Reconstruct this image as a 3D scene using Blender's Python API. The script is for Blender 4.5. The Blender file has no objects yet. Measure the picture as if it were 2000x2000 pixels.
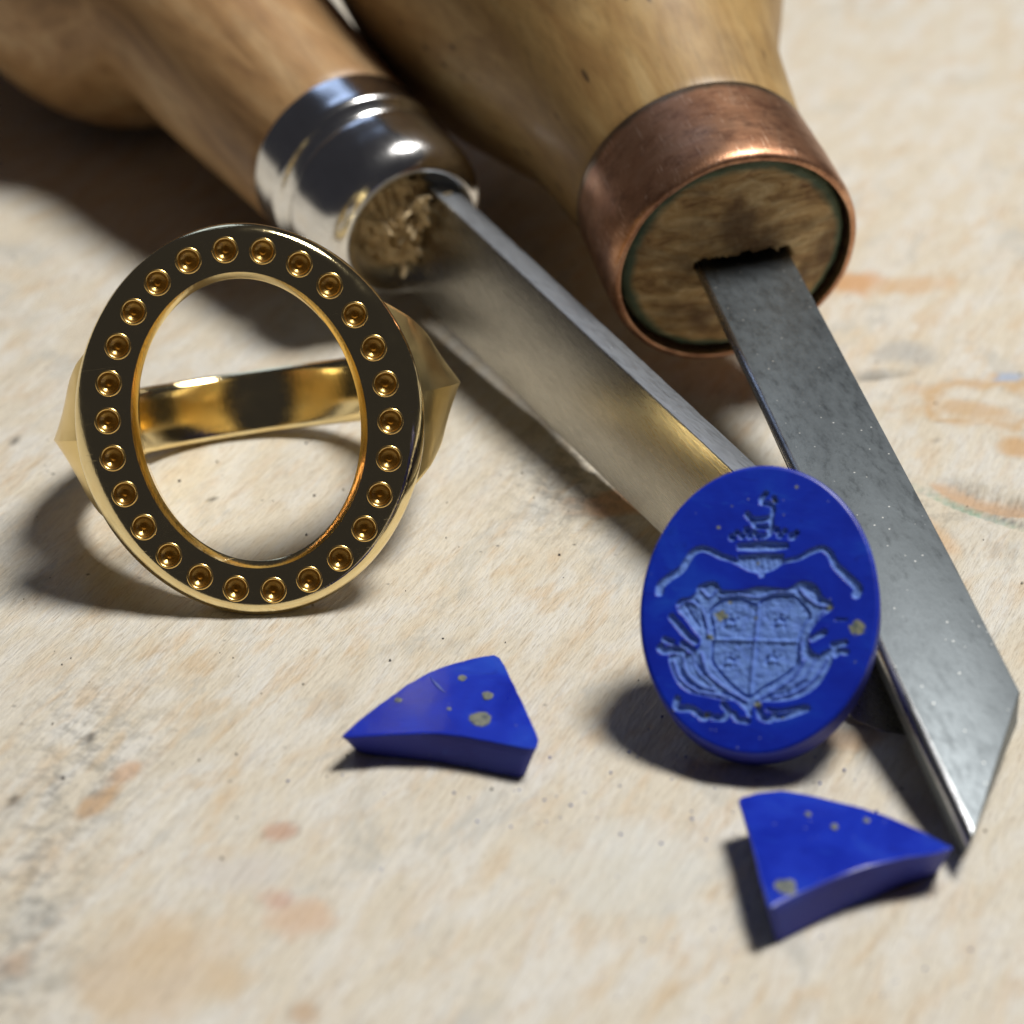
import bpy, bmesh, math, random
import numpy as np
from mathutils import Vector, Matrix, noise

random.seed(7)
rng = np.random.default_rng(7)
S = bpy.context.scene
COL = S.collection
rad = math.radians
S.unit_settings.system = 'METRIC'
S.unit_settings.scale_length = 0.001          # one unit is one millimetre
S.unit_settings.length_unit = 'MILLIMETERS'

# ------------------------------------------------------------------ camera
PITCH, DIST, HF = rad(29), 160.0, math.tan(rad(10.1))
CAM = np.array([0, -DIST*math.cos(PITCH), DIST*math.sin(PITCH)])
cf = np.array([0, math.cos(PITCH), -math.sin(PITCH)])
cu = np.array([0, math.sin(PITCH), math.cos(PITCH)])
cr = np.array([1.0, 0, 0])
def at(x, y, z=0.0):
    """point of the bench scene at height z that the photo shows at (x, y) of 2000"""
    d = cf + cr*(x-1000)/1000*HF + cu*(1000-y)/1000*HF
    return CAM + d*(z-CAM[2])/d[2]
def px(p):
    v = np.array(p)-CAM; w = v@cf
    return 1000+1000*(v@cr)/w/HF, 1000-1000*(v@cu)/w/HF
cd = bpy.data.cameras.new('camera'); cam = bpy.data.objects.new('camera', cd); COL.objects.link(cam)
cam.location = CAM; cam.rotation_euler = (math.pi/2-PITCH, 0, 0)
cd.sensor_width = 36; cd.lens = 18/HF
cd.clip_start = 1; cd.clip_end = 5000
cd.dof.use_dof = True; cd.dof.focus_distance = 151; cd.dof.aperture_fstop = 0.001*cd.lens/2.3
S.camera = cam

# ------------------------------------------------------------------ light
W = bpy.data.worlds.new('World'); S.world = W; W.use_nodes = True
wn = W.node_tree.nodes; wl = W.node_tree.links
bg = wn['Background']; bg.inputs[0].default_value = (0.84, 0.82, 0.94, 1); bg.inputs[1].default_value = 0.032
def area(name, az, el, dist, sx, sy, power, color, target=(0, 0, 4), shape='RECTANGLE'):
    """az: degrees from +X towards +Y (away from the camera)"""
    ld = bpy.data.lights.new(name, 'AREA'); ld.shape = shape; ld.size = sx
    if shape in ('RECTANGLE', 'ELLIPSE'): ld.size_y = sy
    ld.energy = power; ld.color = color
    o = bpy.data.objects.new(name, ld); COL.objects.link(o)
    t = Vector(target)
    d = Vector((math.cos(rad(az))*math.cos(rad(el)), math.sin(rad(az))*math.cos(rad(el)), math.sin(rad(el))))
    o.location = t+d*dist; o.rotation_euler = d.to_track_quat('Z', 'Y').to_euler()
    return o
area('bench_lamp', 21, 67, 480, 150, 150, 2.75e6, (1.0, 0.97, 0.92), shape='DISK')
area('window_light', 108, 36, 900, 280, 360, 4.2e5, (0.50, 0.66, 1.0))
S.view_settings.view_transform = 'Standard'; S.view_settings.look = 'None'
S.view_settings.exposure = 0; S.view_settings.gamma = 1
S.cycles.max_bounces = 10; S.cycles.sample_clamp_indirect = 8

# ------------------------------------------------------------------ helpers
def tag(o, label=None, cat=None, group=None, kind=None):
    if label: o['label'] = label
    if cat: o['category'] = cat
    if group: o['group'] = group
    if kind: o['kind'] = kind
    return o
def empty(name, mat, label, cat):
    o = bpy.data.objects.new(name, None); COL.objects.link(o); o.empty_display_size = 3
    o.matrix_world = mat
    return tag(o, label, cat)
def obj(name, verts, faces, mat, parent=None, angle=35, smooth=True):
    me = bpy.data.meshes.new(name)
    me.from_pydata([tuple(map(float, v)) for v in verts], [], [tuple(map(int, f)) for f in faces]); me.update()
    return link(name, me, mat, parent, angle, smooth)
def link(name, me, mat, parent=None, angle=35, smooth=True):
    for m in (mat if isinstance(mat, (list, tuple)) else [mat]): me.materials.append(m)
    if smooth:
        me.shade_smooth()
        if angle: me.set_sharp_from_angle(angle=rad(angle))
    o = bpy.data.objects.new(name, me); COL.objects.link(o)
    if parent: o.parent = parent
    return o
def from_bm(name, bm, mat, parent=None, angle=35):
    bmesh.ops.recalc_face_normals(bm, faces=bm.faces)
    me = bpy.data.meshes.new(name); bm.to_mesh(me); bm.free()
    return link(name, me, mat, parent, angle)
def frame(origin, x, z_hint):
    x = Vector(x).normalized(); z = Vector(z_hint); y = z.cross(x).normalized(); z = x.cross(y).normalized()
    m = Matrix((x, y, z)).transposed().to_4x4(); m.translation = Vector(origin)
    return m
def lathe(profile, n=96, wob=None):
    """revolve (x, r) about the X axis"""
    V = []; Fc = []
    for (x, r) in profile:
        for k in range(n):
            a = 2*math.pi*k/n; rr = r; xx = x
            if wob:
                dx, dr = wob(x, r, a); xx += dx; rr += dr
            V.append((xx, rr*math.cos(a), rr*math.sin(a)))
    for i in range(len(profile)-1):
        for k in range(n):
            k2 = (k+1) % n
            Fc.append((i*n+k, i*n+k2, (i+1)*n+k2, (i+1)*n+k))
    return V, Fc
def smooth_profile(pts, step):
    """Catmull-Rom through (x, r) control points"""
    P = [np.array(p, float) for p in pts]; P = [2*P[0]-P[1]]+P+[2*P[-1]-P[-2]]
    out = []
    for i in range(1, len(P)-2):
        n = max(2, int(np.linalg.norm(P[i+1]-P[i])/step))
        for k in range(n):
            t = k/n
            out.append(tuple(0.5*((2*P[i])+(-P[i-1]+P[i+1])*t+(2*P[i-1]-5*P[i]+4*P[i+1]-P[i+2])*t*t+(-P[i-1]+3*P[i]-3*P[i+1]+P[i+2])*t**3)))
    out.append(tuple(P[-2])); return out
def nz(x, y, z=0.0): return noise.noise(Vector((x, y, z)))

# ------------------------------------------------------------------ material helpers
class M:
    def __init__(s, name):
        s.m = bpy.data.materials.new(name); s.m.use_nodes = True
        s.n = s.m.node_tree.nodes; s.l = s.m.node_tree.links; s.b = s.n['Principled BSDF']
        s.tc = s.n.new('ShaderNodeTexCoord')
    def set(s, **k):
        for a, v in k.items():
            i = s.b.inputs[a.replace('_', ' ')]
            if hasattr(v, 'type') and hasattr(v, 'is_output'): s.l.new(v, i)
            else: i.default_value = (*v, 1) if isinstance(v, tuple) and len(v) == 3 and a != 'Normal' else v
        return s
    def map(s, scale=(1, 1, 1), rot=(0, 0, 0), loc=(0, 0, 0), src=None):
        n = s.n.new('ShaderNodeMapping'); n.inputs['Scale'].default_value = scale
        n.inputs['Rotation'].default_value = rot; n.inputs['Location'].default_value = loc
        s.l.new(src or s.tc.outputs['Object'], n.inputs['Vector']); return n.outputs[0]
    def noise(s, vec, scale=1, detail=4, rough=0.55, dist=0.0, color=False):
        n = s.n.new('ShaderNodeTexNoise'); s.l.new(vec, n.inputs['Vector'])
        n.inputs['Scale'].default_value = scale; n.inputs['Detail'].default_value = detail
        n.inputs['Roughness'].default_value = rough; n.inputs['Distortion'].default_value = dist
        return n.outputs['Color' if color else 'Fac']
    def voro(s, vec, scale=1, feature='F1', rnd=1.0):
        n = s.n.new('ShaderNodeTexVoronoi'); n.feature = feature; s.l.new(vec, n.inputs['Vector'])
        n.inputs['Scale'].default_value = scale; n.inputs['Randomness'].default_value = rnd
        return n.outputs['Distance']
    def ramp(s, fac, stops, interp='LINEAR'):
        n = s.n.new('ShaderNodeValToRGB'); s.l.new(fac, n.inputs[0]); r = n.color_ramp; r.interpolation = interp
        while len(r.elements) < len(stops): r.elements.new(0.5)
        for e, (p, c) in zip(r.elements, stops):
            e.position = p; e.color = (c, c, c, 1) if not isinstance(c, tuple) else (*c, 1)
        return n.outputs[0]
    def mix(s, f, a, b, mode='MIX'):
        n = s.n.new('ShaderNodeMix'); n.data_type = 'RGBA'; n.blend_type = mode
        for i, v in ((0, f), (6, a), (7, b)):
            if hasattr(v, 'is_output'): s.l.new(v, n.inputs[i])
            else: n.inputs[i].default_value = (*v, 1) if isinstance(v, tuple) else v
        return n.outputs[2]
    def math(s, op, a, b=0.0):
        n = s.n.new('ShaderNodeMath'); n.operation = op
        for i, v in ((0, a), (1, b)):
            if hasattr(v, 'is_output'): s.l.new(v, n.inputs[i])
            else: n.inputs[i].default_value = v
        return n.outputs[0]
    def attr(s, name):
        n = s.n.new('ShaderNodeAttribute'); n.attribute_name = name; return n
    def bump(s, h, dist=0.1, strength=1.0, prev=None):
        n = s.n.new('ShaderNodeBump'); s.l.new(h, n.inputs['Height'])
        n.inputs['Distance'].default_value = dist; n.inputs['Strength'].default_value = strength
        if prev is not None: s.l.new(prev, n.inputs['Normal'])
        return n.outputs[0]
def srgb(r, g, b):
    f = lambda c: (c/255/12.92 if c/255 <= 0.04045 else ((c/255+0.055)/1.055)**2.4)
    return (f(r), f(g), f(b))

# ------------------------------------------------------------------ materials
def mat_bench():
    m = M('whitewashed_wood')
    GA = rad(66)                                             # grain direction on the bench
    r = m.map(rot=(0, 0, -GA))
    def st(a, b, o=0): return m.map(scale=(a, b, 1), loc=(o, o*1.7, 0), src=r)
    tan = srgb(206, 180, 144); pale = srgb(212, 203, 185); white = srgb(219, 216, 208); grey = srgb(178, 178, 172)
    big = m.noise(st(0.035, 0.07), 1, 3, 0.5)
    patch = m.noise(st(0.16, 0.42, 3), 1, 5, 0.62, 0.4)
    streak = m.noise(st(0.35, 2.6, 9), 1, 4, 0.6, 0.15)
    fine = m.noise(st(1.1, 9.0, 5), 1, 3, 0.6)
    c = m.mix(m.ramp(patch, [(0.42, 0.0), (0.60, 1.0)]), pale, white)
    tanf = m.noise(st(0.22, 0.75, 17), 1, 4, 0.6, 0.3)
    tf = m.math('MULTIPLY', m.ramp(tanf, [(0.50, 0.0), (0.66, 0.66)]), m.ramp(big, [(0.36, 0.25), (0.56, 1.0)]))
    c = m.mix(tf, c, tan)
    c = m.mix(m.ramp(streak, [(0.40, 0.0), (0.50, 0.22), (0.66, 0.45)]), c, srgb(222, 214, 196))
    c = m.mix(m.ramp(streak, [(0.30, 0.30), (0.42, 0.0)]), c, srgb(172, 152, 124))
    c = m.mix(m.ramp(fine, [(0.34, 0.28), (0.5, 0.0)]), c, srgb(150, 135, 112))
    grf = m.noise(st(0.12, 0.2, 31), 1, 5, 0.65, 0.6)
    c = m.mix(m.ramp(grf, [(0.56, 0.0), (0.68, 0.55)]), c, grey)
    # tiny dark specks of filings and pencil dust
    sp = m.voro(m.map(scale=(0.55, 0.55, 0.55)), 1)
    spn = m.noise(m.map(scale=(0.09, 0.09, 0.09)), 1, 2)
    spk = m.math('MULTIPLY', m.ramp(sp, [(0.035, 0.8), (0.085, 0.0)]), m.ramp(spn, [(0.5, 0.0), (0.58, 1.0)]))
    c = m.mix(spk, c, srgb(70, 66, 62))
    st_a = m.attr('stain')
    c = m.mix(st_a.outputs['Alpha'], c, st_a.outputs['Color'])
    speckle = m.noise(m.map(scale=(0.9, 0.9, 0.9)), 1, 5, 0.75)
    gm = m.attr('grime_grey').outputs['Fac']
    c = m.mix(m.math('MULTIPLY', gm, m.ramp(speckle, [(0.46, 0.0), (0.6, 1.0)])), c, srgb(105, 103, 98))
    m.set(Base_Color=c, Roughness=m.ramp(patch, [(0.3, 0.62), (0.7, 0.5)]))
    m.b.inputs['Specular IOR Level'].default_value = 0.28
    h = m.math('ADD', m.math('MULTIPLY', streak, 0.6), m.math('ADD', m.math('MULTIPLY', fine, 0.22), m.math('MULTIPLY', patch, 0.5)))
    m.set(Normal=m.bump(h, 0.40, 0.65))
    return m.m
def mat_gold(name='polished_gold', col=(0.93, 0.77, 0.43), r0=0.06, r1=0.15):
    m = M(name)
    sc = m.noise(m.map(scale=(9, 1.2, 1.2), rot=(0.3, 0.5, 0.8)), 1, 3, 0.7)
    sm = m.noise(m.map(scale=(.5, .5, .5)), 1, 4, 0.6)
    l1 = m.noise(m.map(scale=(0.14, 17, 0.5), rot=(0, 0, 0.9)), 1, 1, 0.5); l2 = m.noise(m.map(scale=(0.16, 15, 0.5), rot=(0, 0, -0.5), loc=(5, 3, 1)), 1, 1, 0.5)
    scr = m.math('MAXIMUM', m.ramp(l1, [(0.73, 0.0), (0.80, 0.6)]), m.ramp(l2, [(0.74, 0.0), (0.81, 0.6)]))
    sme = m.noise(m.map(scale=(.35, .9, .5), rot=(0, 0, 0.6)), 1, 4, 0.7)
    r = m.math('ADD', m.ramp(sm, [(0.35, r0), (0.7, r1)]), m.math('MULTIPLY', m.math('MAXIMUM', scr, m.ramp(sme, [(0.5, 0.0), (0.75, 0.5)])), 0.10))
    m.set(Base_Color=col, Metallic=1.0, Roughness=r, Normal=m.bump(m.math('ADD', sc, m.math('MULTIPLY', scr, -0.5)), 0.015, 0.4))
    return m.m
def mat_gold_deep():
    m = M('drilled_gold')
    m.set(Base_Color=(0.96, 0.64, 0.22), Metallic=1.0, Roughness=0.25); return m.m
def mat_lapis(name, carved=False, cut=False):
    m = M(name)
    n1 = m.noise(m.map(scale=(0.22, 0.22, 0.22)), 1, 5, 0.6, 0.5)
    n2 = m.noise(m.map(scale=(6, 6, 6)), 1, 2)
    c = m.ramp(n1, [(0.35, (0.003, 0.016, 0.34)), (0.52, (0.004, 0.026, 0.43)), (0.68, (0.008, 0.055, 0.50))])
    rgh = m.ramp(n1, [(0.3, 0.26), (0.7, 0.38)])
    if cut:
        c = m.mix(0.6, c, (0.035, 0.034, 0.20)); rgh = 0.6
    vn = m.noise(m.map(scale=(0.5, 1.6, 1.0), rot=(0.3, 0.2, 0.7)), 1, 5, 0.65, 1.2)
    c = m.mix(m.ramp(vn, [(0.60, 0.0), (0.70, 0.22)]), c, (0.02, 0.11, 0.56))
    c = m.mix(m.ramp(vn, [(0.30, 0.5), (0.40, 0.0)]), c, (0.002, 0.008, 0.20))
    dv = m.voro(m.map(scale=(1.7, 1.7, 1.7)), 1); dm = m.noise(m.map(scale=(.5, .5, .5), loc=(7, 7, 7)), 1, 2)
    c = m.mix(m.math('MULTIPLY', m.ramp(dv, [(0.06, 0.7), (0.11, 0.0)]), m.ramp(dm, [(0.52, 0.0), (0.6, 1.0)])), c, (0.22, 0.26, 0.42))
    saw = m.noise(m.map(scale=(0.5, 0.5, 9)), 1, 3, 0.7)
    nor = m.bump(saw, 0.07, 0.6) if cut else m.bump(m.noise(m.map(scale=(0.9, 2.2, 1)), 1, 4), 0.04, 0.35)
    if carved:
        e = m.attr('carve').outputs['Fac']
        pw = m.noise(m.map(scale=(3, 3, 3)), 1, 3)
        c = m.mix(m.math('MULTIPLY', e, m.ramp(pw, [(0.3, 0.70), (0.7, 1.0)])), c, (0.14, 0.27, 0.68))
        rgh = m.mix(e, (0.34,)*3, (0.75,)*3)
    fl = m.attr('fleck').outputs['Fac']
    fn = m.noise(m.map(scale=(4, 4, 4)), 1, 3)
    fc = m.ramp(fn, [(0.35, (0.10, 0.13, 0.12)), (0.65, (0.30, 0.30, 0.20))])
    c = m.mix(fl, c, fc)
    m.set(Base_Color=c, Roughness=rgh, Normal=nor); m.b.inputs['Specular IOR Level'].default_value = 0.45
    m.b.inputs['Metallic'].default_value = 0
    return m.m
def mat_brushed(name, col, rough, along=0.15, across=12, bump=0.02, spots=True):
    m = M(name)
    br = m.noise(m.map(scale=(along, across, across)), 1, 4, 0.7)
    cl = m.noise(m.map(scale=(.35, .5, .5)), 1, 5, 0.65)
    c = m.mix(m.ramp(cl, [(0.3, 0.0), (0.7, 1.0)]), tuple(x*0.91 for x in col), tuple(min(1, x*1.08) for x in col))
    c = m.mix(m.ramp(br, [(0.35, 0.22), (0.55, 0.0)]), c, tuple(x*0.5 for x in col))
    if spots:
        v = m.voro(m.map(scale=(1.5, 1.5, 1.5)), 1)
        c = m.mix(m.ramp(v, [(0.05, 0.7), (0.10, 0.0)]), c, (0.75, 0.75, 0.72))
    m.set(Base_Color=c, Metallic=1.0, Roughness=m.ramp(br, [(0.3, rough*1.25), (0.7, rough*0.85)]), Normal=m.bump(br, bump, 0.6))
    return m.m
def mat_handle(name, base, dark, light, flecks):
    m = M(name)
    g = m.noise(m.map(scale=(0.05, 0.35, 0.35)), 1, 5, 0.6, 0.8)
    f = m.noise(m.map(scale=(0.25, 3.2, 3.2)), 1, 3, 0.6)
    b = m.noise(m.map(scale=(0.12, 0.12, 0.12), loc=(4, 2, 9)), 1, 4, 0.6)
    c = m.ramp(g, [(0.3, dark), (0.5, base), (0.7, light)])
    c = m.mix(m.ramp(f, [(0.36, 0.35), (0.5, 0.0)]), c, tuple(x*0.55 for x in base))
    c = m.mix(m.ramp(b, [(0.55, 0.0), (0.72, 0.45)]), c, tuple(x*0.5 for x in dark))
    v = m.voro(m.map(scale=(0.15, 0.85, 0.85)), 1)
    c = m.mix(m.math('MULTIPLY', m.ramp(v, [(0.09, 1.0), (0.15, 0.0)]), flecks), c, (0.07, 0.04, 0.02))
    m.set(Base_Color=c, Roughness=m.ramp(b, [(0.3, 0.38), (0.7, 0.52)]), Normal=m.bump(f, 0.06, 0.35))
    return m.m
def mat_endgrain():
    m = M('end_grain_wood')
    co = m.n.new('ShaderNodeSeparateXYZ'); m.l.new(m.tc.outputs['Object'], co.inputs[0])
    rr = m.math('SQRT', m.math('ADD', m.math('POWER', co.outputs[1], 2), m.math('POWER', co.outputs[2], 2)))
    n = m.noise(m.map(scale=(0.4, 0.32, 1.1), rot=(rad(-14), 0, 0)), 1, 6, 0.7, 0.9)
    f = m.noise(m.map(scale=(1, 0.7, 7), rot=(rad(-14), 0, 0)), 1, 4, 0.7)
    c = m.ramp(n, [(0.32, srgb(136, 98, 60)), (0.46, srgb(190, 154, 100)), (0.64, srgb(220, 194, 146))])
    c = m.mix(m.ramp(f, [(0.58, 0.0), (0.72, 0.6)]), c, srgb(205, 180, 140))
    bl = m.noise(m.map(scale=(.22, .22, .22), loc=(3, 1, 6)), 1, 4, 0.6)
    c = m.mix(m.ramp(bl, [(0.46, 0.0), (0.62, 0.75)]), c, srgb(92, 62, 36))
    gn = m.noise(m.map(scale=(.5, .5, .5)), 1, 4)
    gr = m.math('ADD', rr, m.math('MULTIPLY', gn, 0.9))
    c = m.mix(m.ramp(m.math('SUBTRACT', gr, 6.15), [(0.30, 0.0), (0.72, 0.85)]), c, srgb(62, 104, 88))
    hx = m.math('ADD', co.outputs[0], m.math('MULTIPLY', f, 0.7))
    hole = m.math('MULTIPLY', m.ramp(m.math('MULTIPLY', hx, -1.0), [(0.15, 0.0), (0.75, 0.93)]), m.ramp(m.math('MULTIPLY', rr, 0.1), [(0.52, 1.0), (0.60, 0.0)]))
    c = m.mix(hole, c, (0.02, 0.012, 0.008))  # shade inside the tang hole painted into the colour by depth
    m.set(Base_Color=c, Roughness=0.6, Normal=m.bump(m.math('ADD', n, m.math('MULTIPLY', f, .5)), 0.35, 0.7))
    return m.m
def mat_plain(name, col, rough, metal=0.0, bump=0.0, bs=2.0):
    m = M(name); n = m.noise(m.map(scale=(bs, bs, bs)), 1, 4, 0.6)
    c = m.mix(m.ramp(n, [(0.35, 0.0), (0.65, 1.0)]), tuple(x*0.7 for x in col), col)
    m.set(Base_Color=c, Roughness=rough, Metallic=metal)
    if bump: m.set(Normal=m.bump(n, bump, 0.6))
    return m.m
def mat_copper():
    m = M('worn_copper')
    a = m.noise(m.map(scale=(1.6, .12, .12)), 1, 4, 0.6)
    b = m.noise(m.map(scale=(.25, .25, .25)), 1, 5, 0.7)
    s = m.noise(m.map(scale=(0.6, 7, 7), rot=(0.5, 0.2, 0.4)), 1, 3, 0.7)
    c = m.ramp(b, [(0.32, (0.28, 0.13, 0.07)), (0.5, (0.50, 0.26, 0.15)), (0.7, (0.66, 0.38, 0.24))])
    c = m.mix(m.ramp(s, [(0.60, 0.0), (0.68, 0.7)]), c, (0.95, 0.66, 0.48))
    dk = m.noise(m.map(scale=(.9, .5, .5), loc=(2, 5, 1)), 1, 5, 0.75)
    c = m.mix(m.ramp(dk, [(0.5, 0.0), (0.66, 0.6)]), c, (0.16, 0.07, 0.045))
    # verdigris creeping from the rear rim
    co = m.n.new('ShaderNodeSeparateXYZ'); m.l.new(m.tc.outputs['Object'], co.inputs[0])
    e = m.math('ADD', m.math('MULTIPLY', co.outputs[0], -1.0), m.math('MULTIPLY', b, 1.6))
    c = m.mix(m.ramp(m.math('SUBTRACT', e, 7.25), [(0.2, 0.0), (0.6, 0.75)]), c, srgb(92, 92, 76))
    m.set(Base_Color=c, Metallic=0.92, Roughness=m.ramp(b, [(0.3, 0.44), (0.7, 0.30)]), Normal=m.bump(m.math('ADD', a, s), 0.03, 0.5))
    return m.m

GOLD = mat_gold(); GOLD_SATIN = mat_gold('satin_gold', (0.93, 0.73, 0.34), 0.30, 0.42); GOLD2 = mat_gold_deep()
LAP_CARVED = mat_lapis('carved_lapis', carved=True); LAP = mat_lapis('polished_lapis'); LAP_CUT = mat_lapis('sawn_lapis', cut=True)
CHROME = mat_brushed('plated_steel', (0.80, 0.80, 0.80), 0.17, 0.6, 3, 0.008, False)
STEEL_BROAD = mat_brushed('ground_steel', (0.41, 0.39, 0.345), 0.27, 0.10, 9, 0.02, False)
STEEL_SPINE = mat_brushed('sawn_steel', (0.36, 0.385, 0.42), 0.50, 0.8, 6, 0.05, True)
STEEL_DARK = mat_brushed('hardened_steel', (0.165, 0.186, 0.200), 0.46, 0.9, 2.0, 0.02, True)
STEEL_EDGE = mat_brushed('worn_steel_edge', (0.50, 0.51, 0.53), 0.26, 0.5, 5, 0.03, False)
BEECH = mat_handle('oiled_beech', srgb(176, 138, 94), srgb(132, 98, 66), srgb(198, 166, 124), 0.15)
PLANE = mat_handle('varnished_beech', srgb(172, 140, 90), srgb(146, 112, 68), srgb(188, 160, 112), 0.9)
ENDG = mat_endgrain(); COPPER = mat_copper()
FIBRE = mat_plain('chewed_wood_fibre', srgb(232, 208, 164), 0.8, 0, 0.15, 1.6)
DARKHOLE = mat_plain('dark_tang_socket', (0.035, 0.022, 0.014), 0.9)
BENCH = mat_bench()

# ------------------------------------------------------------------ the bench
def build_bench():
    xs = np.concatenate([[-260, -200, -140, -90, -60], np.arange(-42, 42.01, 0.42), [60, 90, 140, 200, 260]])
    ys = np.concatenate([[-200, -140, -90, -66], np.arange(-56, 70.01, 0.42), [80, 95, 120, 160, 220, 300]])
    X, Y = np.meshgrid(xs, ys); Z = np.zeros_like(X)
    st = np.zeros(X.shape+(4,)); gr = np.zeros(X.shape)
    GA = rad(66); gx, gy = math.cos(GA), math.sin(GA)
    wob = np.array([[nz(x*0.55, y*0.35) for x in xs] for y in ys])
    wob2 = np.array([[nz(x*1.3+9, y*1.0) for x in xs] for y in ys])
    def spot(pxx, pyy, a, b, ang, col, op, soft=0.5, ring=False):
        c = at(pxx, pyy); ca, sa = math.cos(rad(ang)), math.sin(rad(ang))
        u = ((X-c[0])*ca+(Y-c[1])*sa)/a; v = (-(X-c[0])*sa+(Y-c[1])*ca)/b
        d = np.sqrt(u*u+v*v)+wob*0.45+wob2*0.2
        f = np.clip((1-d)/soft, 0, 1)
        if ring: f = np.clip(1-np.abs(d-0.8)/0.28, 0, 1)
        f = f*op; k = f > st[..., 3]
        st[k, :3] = srgb(*col); st[..., 3] = np.maximum(st[..., 3], f)
        return f
    tan = (196, 146, 96); pink = (186, 128, 98)
    spot(1665, 552, 3.0, 2.4, 0, (205, 150, 90), .75)
    spot(1720, 560, 6, 1.6, 10, (205, 165, 120), .5)
    spot(1930, 785, 5, 3.6, 20, (196, 158, 108), .75, ring=True)
    spot(1900, 800, 3, 1.4, -20, (196, 158, 108), .6)
    spot(1988, 872, 1.3, 1.6, 0, (196, 150, 90), .7)
    spot(1715, 730, 2.2, 0.7, 12, (120, 118, 112), .7)
    spot(1775, 690, 2.5, 2, 12, (160, 165, 168), .5)
    spot(1965, 738, 1.6, 0.9, 25, (150, 172, 205), .7)
    spot(1915, 975, 3.0, 1.2, -38, (196, 164, 132), .9, .3)
    spot(1880, 985, 4.6, 0.5, -42, (84, 150, 120), .75, .8)
    spot(1930, 1005, 4.2, 0.45, -38, (120, 160, 140), .6, .8)
    spot(1960, 1010, 4, 0.25, -38, (80, 84, 88), .7, .6)
    spot(1820, 1040, 1.1, 3.0, 20, (214, 176, 132), .6)
    spot(1200, 985, 2.6, 1.9, 8, (208, 166, 128), .8, .35)
    spot(190, 1565, 1.0, 1.7, -30, (188, 152, 112), .75, .3)
    spot(250, 1505, .7, 1.5, -30, (196, 150, 108), .6)
    spot(545, 1755, 1.3, 1.2, 0, pink, .55); spot(585, 1790, 2.0, 1.9, 0, (204, 160, 120), .5)
    spot(545, 1625, 0.9, 0.9, 0, (188, 146, 122), .7)
    spot(590, 1980, 0.9, 1.1, 0, (184, 150, 116), .6)
    spot(20, 1885, 1.0, 1.2, 0, (176, 148, 122), .6)
    spot(480, 1700, 3, 2, 0, (204, 200, 196), .5); spot(1220, 1700, 5, 4, 0, (212, 212, 204), .5)
    spot(300, 1900, 6, 4, 60, (202, 172, 130), .5); spot(1740, 1720, 2.0, 2.2, 0, (206, 170, 128), .6)
    spot(1660, 1445, 2, 1.2, 0, (200, 160, 118), .5)
    for (a, b, r) in ((30, 1560, .35), (176, 1438, .3), (1730, 1640, .2), (30, 860, .35), (420, 975, .25), (350, 1055, .3), (1835, 860, .2), (850, 660, .2)):
        spot(a, b, r, r*1.6, 0, (60, 56, 54), .8)
    c = at(60, 1760); gr += np.exp(-(((X-c[0])/2.6)**2+((Y-c[1])/14)**2))*0.5
    c = at(200, 1450); gr += np.exp(-(((X-c[0])/4)**2+((Y-c[1])/6)**2))*0.3
    c = at(1120, 930); gr += np.exp(-(((X-c[0])/4)**2+((Y-c[1])/7)**2))*0.55  # grey speckling spread over the bench left of the ground blade
    c = at(1870, 990); gr += np.exp(-(((X-c[0])/5)**2+((Y-c[1])/3)**2))*0.3
    # relief: raised grain and the gouges
    s = -X*gy+Y*gx; t = X*gx+Y*gy
    rel = np.array([[nz((x*gx+y*gy)*0.12, (-x*gy+y*gx)*0.75, 3) for x in xs] for y in ys])*0.05
    mask = (np.abs(X) < 42) & (Y < 70) & (Y > -55)
    Z += np.where(mask, rel, 0)
    def gouge(pxx, pyy, a, b, ang, dep):
        c = at(pxx, pyy); ca, sa = math.cos(rad(ang)), math.sin(rad(ang))
        u = ((X-c[0])*ca+(Y-c[1])*sa)/a; v = (-(X-c[0])*sa+(Y-c[1])*ca)/b
        return -dep*np.clip(1.2-(u*u+v*v+wob*.3), 0, 1)
    Z += gouge(1915, 968, 3.4, 1.3, -38, .55)+gouge(1885, 988, 4.5, .5, -42, .35)+gouge(1715, 732, 2, .6, 12, .3)
    Z += gouge(1120, 925, .8, 4, -40, .15)+gouge(1660, 1480, .3, 2.4, -30, .12)+gouge(330, 1600, .4, 4, -28, .12)
    Z -= 0.03
    ny, nx = X.shape
    V = np.stack([X, Y, Z], -1).reshape(-1, 3)
    idx = np.arange(nx*ny).reshape(ny, nx)
    Fq = np.stack([idx[:-1, :-1], idx[:-1, 1:], idx[1:, 1:], idx[1:, :-1]], -1).reshape(-1, 4)
    n0 = len(V)
    # the board's sides and underside
    rim = np.concatenate([idx[0, :], idx[1:, -1], idx[-1, -2::-1], idx[-2:0:-1, 0]])
    low = V[rim].copy(); low[:, 2] = -22
    V2 = np.concatenate([V, low]); k = len(rim)
    side = [(rim[i], n0+i, n0+(i+1) % k, rim[(i+1) % k]) for i in range(k)]
    me = bpy.data.meshes.new('workbench_top')
    me.from_pydata(V2.tolist(), [], Fq.tolist()+[tuple(map(int, f)) for f in side]+[tuple(range(n0+k-1, n0-1, -1))]); me.update()
    ca = me.color_attributes.new('stain', 'FLOAT_COLOR', 'POINT')
    a = np.zeros((len(V2), 4)); a[:n0] = st.reshape(-1, 4); ca.data.foreach_set('color', a.ravel())
    ga = me.attributes.new('grime_grey', 'FLOAT', 'POINT'); b = np.zeros(len(V2)); b[:n0] = np.clip(gr.ravel(), 0, 1); ga.data.foreach_set('value', b)
    o = link('workbench_top', me, BENCH, angle=40)
    tag(o, 'worn whitewashed wooden bench top with tan patches and small gouges', kind='structure')
build_bench()

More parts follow.
